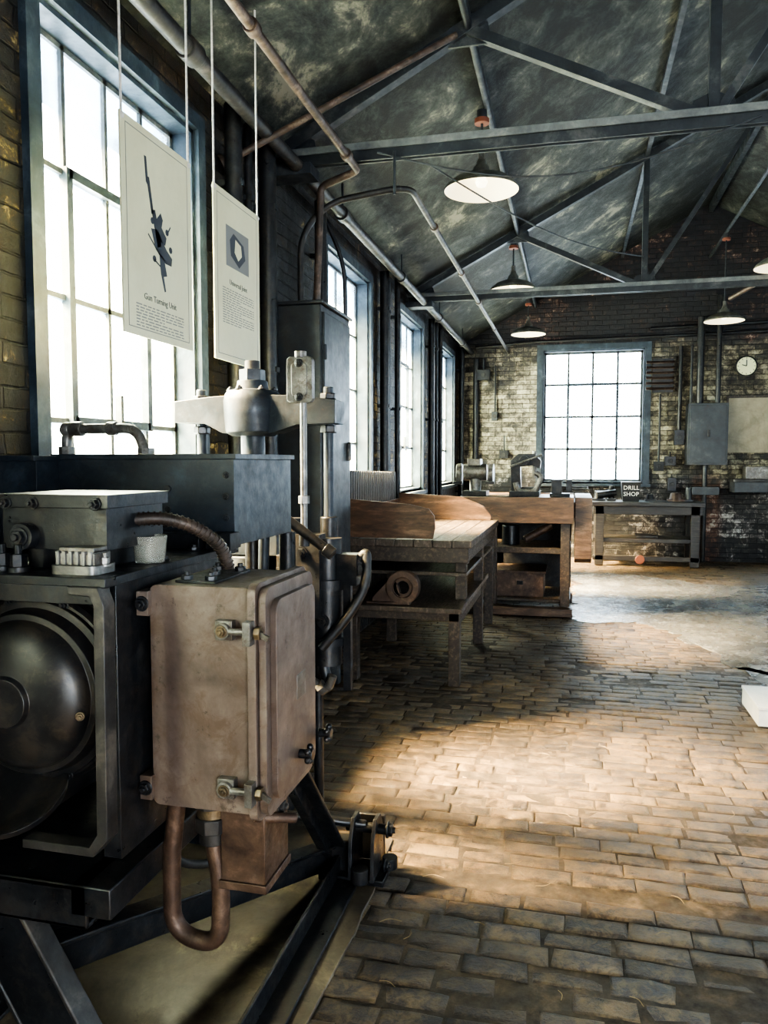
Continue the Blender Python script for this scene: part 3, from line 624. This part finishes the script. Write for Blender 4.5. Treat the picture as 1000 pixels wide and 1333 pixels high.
# ------------------------------------------------------------ tables
T=B('wooden_work_table')
T.box(-1.50,-.69,4.95,6.62,.495,.53,'woodtop'); T.box(-1.48,-.71,4.97,5.01,.44,.495,'wood2')
T.box(-.735,-.705,5.0,6.6,.42,.495,'wood2')
for x,y,z0,z1 in ((-.78,4.97,.006,.495),(-1.48,4.97,.006,.495),(-1.48,6.12,.006,.90),(-.77,6.2,.006,.90),(-.785,5.30,.53,.90),(-1.55,5.30,.53,.90),(-.77,7.0,.006,.90),(-1.55,7.0,.006,.9)):
    T.box(x,x+.075,y,y+.075,z0,z1,'wood2')
for i in range(7): T.box(-1.60+i*.135,-1.60+i*.135+.131,5.18,7.15,.905,.955,'woodtop')
T.box(-1.58,-.68,5.20,5.24,.80,.905,'wood2'); T.box(-.72,-.69,5.24,7.1,.80,.905,'wood2'); T.box(-1.56,-.7,5.26,7.0,.70,.725,'woodtop')
T.prism([(-1.57,.96),(-.93,.96),(-.915,1.04),(-.92,1.12),(-.96,1.17),(-1.1,1.20),(-1.57,1.235)],'Y',5.21,5.235,'wood')
T.prism([(-1.59,.955),(-.72,.955),(-.72,1.0),(-.80,1.09),(-1.0,1.17),(-1.59,1.2)],'Y',7.08,7.11,'wood')
T.box(-1.6,-1.575,5.24,7.08,.955,1.15,'wood')
T.done(.004)
b=B('pillow_block_bearing')
cx,cz=-1.10,.648
b.lathe((cx,5.0,cz),(0,1,0),[(.045,.02),(.068,.02),(.07,.0),(.112,.0),(.115,.01),(.115,.07),(.11,.08),(.045,.08)],'rust',36,closed=(0,0))
b.lathe((cx,5.0,cz),(0,1,0),[(.045,.02),(.042,.03),(.042,.07),(.045,.08)],'black',36,closed=(0,0))
b.prism([(cx-.22,.532),(cx-.03,.532),(cx+.0,.54),(cx-.06,cz+.09),(cx-.08,cz+.07),(cx-.21,.575)],'Y',5.02,5.06,'rust'); b.box(cx-.25,cx+.05,5.0,5.08,.532,.548,'rust')
b.done(.004)
b=B('cast_iron_radiator')
y=5.0
while y<6.9:
    b.rrect(y,y+.042,.18,1.44-.02*(y-5),.018,'X',-1.71,-1.58,'rubber',4); y+=.062
b.cyl((-1.65,5.0,.26),(-1.65,6.9,.26),.035,'black'); b.cyl((-1.65,5.0,1.32),(-1.65,6.9,1.32),.03,'black')
for y in (5.02,6.84): b.box(-1.70,-1.60,y,y+.05,.006,.2,'black')
b.done(.003)
b=B('wooden_tool_bench')
b.box(-1.12,.02,7.50,7.545,.90,1.15,'wood'); b.box(-1.12,.02,7.545,8.60,1.09,1.14,'woodtop'); b.box(-1.12,.02,8.55,8.60,.9,1.15,'wood')
b.prism([(7.60,.52),(8.5,.52),(8.6,.62),(8.6,1.15),(7.56,1.15),(7.56,.56)],'X',.03,.19,'wood'); b.box(-.03,.04,7.6,8.5,.95,1.1,'wood2')
for x in (-.10,-.80,-1.12):
    for y in (7.55,8.4): b.box(x,x+.09,y,y+.09,.09,1.09,'wood2')
b.box(-.85,.02,7.46,7.56,.006,.085,'wood'); b.box(-.85,.02,8.4,8.5,.006,.085,'wood'); b.box(-1.1,.0,7.6,8.45,.12,.15,'wood2'); b.box(-1.05,.0,8.40,8.44,.15,.9,'black')
b.box(-.80,-.02,7.56,7.59,.60,.66,'wood2'); b.box(-.80,0,7.6,8.4,.62,.65,'wood2')
b.box(-.74,-.26,7.7,8.2,.15,.40,'rust'); b.box(-.76,-.24,7.68,8.22,.385,.41,'rust'); b.box(-.52,-.46,7.685,7.70,.27,.31,'black')
b.cyl((-.45,7.7,.72),(-.2,7.8,.86),.04,'rust'); b.cyl((-.6,7.9,.65),(-.6,7.9,.85),.09,'black')
b.done(.005)
z=1.142
b=B('bench_grinder')
b.box(-1.1,-.85,7.85,8.15,z,z+.05,'black'); b.cyl((-.98,8.0,z+.05),(-.98,8.0,z+.18),.06,'galv'); b.cyl((-1.10,8.0,z+.24),(-.86,8.0,z+.24),.085,'galv',n=28)
for x in (-1.17,-.84): b.cyl((x,8.0,z+.22),(x+.05,8.0,z+.22),.11,'galv',n=32); b.box(x-.02,x+.07,7.85,7.9,z+.12,z+.15,'black')
b.box(-1.05,-.92,7.9,8.1,z+.31,z+.38,'galv')
b.done(.004)
b=B('arbor_press')
x=-.46; y=8.05
b.box(x-.16,x+.14,y-.2,y+.2,z,z+.05,'black')
b.prism([(x-.15,z+.05),(x-.05,z+.05),(x-.06,z+.30),(x+.06,z+.31),(x+.14,z+.28),(x+.15,z+.36),(x+.08,z+.43),(x-.08,z+.43),(x-.16,z+.36)],'Y',y-.06,y+.06,'black')
b.cyl((x+.08,y,z+.18),(x+.08,y,z+.46),.022,'galv'); b.cyl((x-.02,y-.12,z+.36),(x-.02,y+.1,z+.36),.05,'black'); b.cyl((x-.16,y-.12,z+.30),(x+.16,y-.12,z+.42),.012,'galv')
b.tube([(x-.10,y-.14,z+.14),(x-.08,y-.14,z+.05),(x+.10,y-.14,z+.05),(x+.16,y-.14,z+.20),(x+.10,y-.14,z+.24)],.028,'galv',10,.06)
b.cyl((x+.04,y,z+.05),(x+.04,y,z+.09),.10,'black')
b.done(.003)
b=B('bench_vise')
x=-.12
b.box(x-.1,x+.1,7.9,8.15,z,z+.03,'black'); b.box(x-.08,x+.02,7.92,8.12,z+.03,z+.16,'black'); b.box(x+.06,x+.12,7.92,8.12,z+.05,z+.17,'black'); b.cyl((x,8.02,z+.08),(x+.28,8.02,z+.08),.02,'galv'); b.cyl((x+.27,7.9,z+.08),(x+.27,8.14,z+.08),.009,'galv')
b.box(x-.09,x+.03,7.92,8.12,z+.15,z+.17,'black')
b.done(.003)
b=B('wooden_shop_bench')
b.box(.28,1.80,11.35,12.05,.86,.92,'woodd'); b.box(.30,1.78,11.40,11.44,.74,.86,'woodd')
for xx in (.33,1.62):
    for yy in (11.4,11.9): b.box(xx,xx+.12,yy,yy+.1,.006,.86,'woodd')
b.box(.3,1.75,11.42,12.0,.34,.40,'woodd'); b.box(.9,1.2,11.5,11.8,.40,.44,'pipegrey')
b.box(.3,1.75,11.40,11.43,.08,.15,'woodd')
b.lathe((.95,11.4,.10),(0,-1,0),[(.06,0),(.065,.01),(.065,.02),(.055,.02)],'redrust',24)
b.done(.006)
b=B('drill_shop_sign_bin')
b.hexa([(.71,11.5,.922),(.93,11.5,.922),(.93,11.75,.922),(.71,11.75,.922),(.69,11.46,1.20),(.95,11.46,1.20),(.95,11.77,1.20),(.69,11.77,1.20)],'rubber')
b.text('DRILL',.085,FACE(.82,11.462,1.09),'paint_w','CENTER'); b.text('SHOP',.085,FACE(.82,11.472,1.0),'paint_w','CENTER')
b.done(0)
b=B('bench_machine_parts')
for x,w,h,r in ((.38,.16,.14,'black'),(.56,.1,.22,'pipegrey'),(1.1,.12,.10,'black'),(1.45,.2,.12,'rust'),(1.62,.1,.2,'black')):
    b.cyl((x,11.7,.922),(x,11.7,.92+h),w/2,r,r2=w*.35); b.box(x-w*.6,x+w*.6,11.62,11.78,.922,.95,r)
b.cyl((.35,11.6,1.0),(.62,11.65,1.04),.05,'black'); b.done(.003)
# ------------------------------------------------------------ far wall fittings
b=B('louvre_vent'); b.box(1.14,1.44,12.22,12.29,2.52,3.02,'black')
for i in range(6): b.boxr((1.25,12.21,2.58+i*.078),(.40,.06,.012),(.7,0,0),'rust')
b.done(.002)
b=B('fuse_cabinet'); b.box(1.63,2.18,12.02,12.29,1.44,2.34,'cab'); b.box(1.66,2.15,12.0,12.02,1.47,2.31,'cab'); b.box(1.90,1.93,11.97,12.0,1.85,1.95,'pipegrey'); b.cyl((1.80,12.15,2.34),(1.80,12.15,3.6),.05,'black'); b.cyl((1.68,12.15,2.34),(1.68,12.15,3.2),.02,'black'); b.cyl((2.05,12.15,2.34),(2.05,12.15,3.9),.035,'black')
b.cyl((1.9,12.15,.01),(1.9,12.15,1.44),.035,'black'); b.box(1.72,2.1,12.1,12.28,1.0,1.12,'cab'); b.done(.004)
b=B('wall_clock'); b.lathe((2.44,12.28,2.88),(0,-1,0),[(.15,0),(.15,.05),(.135,.06),(.13,.045)],'cab',36); b.lathe((2.44,12.28,2.88),(0,-1,0),[(.13,.03),(.13,.046)],'clockface',36)
b.beam((2.44,12.228,2.88),(2.44,12.228,2.97),.004,.012,'ink',(1,0,0)); b.beam((2.44,12.227,2.88),(2.38,12.227,2.90),.004,.012,'ink')
for i in range(12):
    a=i*math.pi/6; b.boxr((2.44+.112*math.sin(a),12.231,2.88+.112*math.cos(a)),(.008,.004,.02),(0,a,0),'ink')
b.done(0)
b=B('notice_board'); b.box(2.22,3.0,12.27,12.29,1.62,2.44,'cream'); b.box(2.19,3.03,12.26,12.28,2.42,2.46,'wood2'); b.box(2.19,2.22,12.26,12.28,1.6,2.44,'wood2'); b.done(.002)
b=B('wall_sink'); b.box(2.24,3.0,11.85,12.28,1.20,1.24,'pipegrey'); b.box(2.26,2.98,11.87,12.26,1.05,1.20,'cab'); b.box(2.42,2.85,11.95,12.2,1.24,1.42,'galv'); b.box(2.9,2.94,12.2,12.27,.006,1.05,'black'); b.done(.005)
for x,zc,w,h,k,zt,r in ((1.54,1.85,.14,.22,'black',3.2,.03),(1.42,1.50,.16,.14,'black',1.64,.012),(-1.38,2.85,.2,.16,'black',3.1,.02),(-1.20,2.2,.09,.14,'cab',3.0,.012),(-1.05,1.6,.14,.12,'black',1.9,.012),(1.45,1.15,.12,.2,'black',1.3,.012),(1.26,1.42,.14,.14,'rubber',2.5,.015)):
    b=B('switch_enclosure')
    b.box(x-w/2,x+w/2,12.18,12.29,zc-h/2,zc+h/2,k); b.cyl((x,12.16,zc),(x,12.18,zc),.03,'pipegrey'); b.cyl((x,12.25,zc+h/2),(x,12.25,zt),r,'black',n=12)
    b.done(.003)
b=B('corner_pipe'); b.cyl((-1.50,12.24,.01),(-1.50,12.24,3.1),.045,'black',n=16); b.done(0)
b=B('gable_pipes'); b.tube([(-1.5,12.25,3.28),(-.6,12.25,3.34),(1.7,12.25,3.36),(2.9,12.25,3.38)],.022,'black'); b.tube([(1.1,12.25,3.47),(3.4,12.25,3.52)],.028,'black'); b.done(0)
b=B('white_plinth'); b.box(1.04,1.75,4.62,5.05,.006,.115,'plinth'); b.box(1.035,1.755,4.615,5.055,.10,.12,'plinth'); b.done(.004)
random.seed(4)
b=B('floor_straw_litter')
for i in range(46):
    x=random.uniform(-.55,1.3); y=random.uniform(1.6,4.2); a=random.uniform(0,3.14); l=random.uniform(.02,.05); dz=.0045
    b.tube([(x,y,dz),(x+l*math.cos(a),y+l*math.sin(a),dz+.002),(x+l*1.7*math.cos(a+.4),y+l*1.7*math.sin(a+.4),dz)],.0011,'straw',5,.02,3)
b.done(0)
# ------------------------------------------------------------ camera
cam=bpy.data.cameras.new('camera'); co=bpy.data.objects.new('camera',cam); S.collection.objects.link(co)
co.location=(0,0,1.5); co.rotation_euler=(math.pi/2-math.atan(.0665),0,math.atan(.245))
cam.sensor_fit='VERTICAL'; cam.sensor_height=36; cam.lens=27.0; cam.clip_start=.05; cam.clip_end=200
S.camera=co
# ------------------------------------------------------------ light
w=bpy.data.worlds.new('sky'); S.world=w; w.use_nodes=True; bg=w.node_tree.nodes['Background']
bg.inputs[0].default_value=(.86,.94,1,1); bg.inputs[1].default_value=14
def portal(loc,rot,sx,sy):
    l=bpy.data.lights.new('window_portal','AREA'); l.shape='RECTANGLE'; l.size=sx; l.size_y=sy; l.cycles.is_portal=True
    o=bpy.data.objects.new('window_portal',l); S.collection.objects.link(o); o.location=loc; o.rotation_euler=rot
for u0,u1 in LW+[(-.9,.25)]: portal((XL-.2,(u0+u1)/2,(ZW0+ZW1)/2),(0,-math.pi/2,0),ZW1-ZW0,u1-u0)
for u in RW_FILL: portal((XR+.2,u+.85,2.09),(0,math.pi/2,0),2.0,1.7)
portal((.28,YF+.2,2.19),(-math.pi/2,0,0),1.5,2.05); portal((4.05,YF+.2,2.19),(-math.pi/2,0,0),1.5,2.05)
portal((2.6,YB-.2,1.3),(math.pi/2,0,0),2.8,2.6)
sl=bpy.data.lights.new('sun','SUN'); sl.energy=440; sl.angle=math.radians(24); sl.color=(1,.74,.38)
so=bpy.data.objects.new('sun',sl); S.collection.objects.link(so)
so.rotation_euler=Vector((.66,.23,-.70)).to_track_quat('-Z','Y').to_euler()
S.view_settings.view_transform='AgX'; S.view_settings.look='AgX - High Contrast'; S.view_settings.exposure=0.8
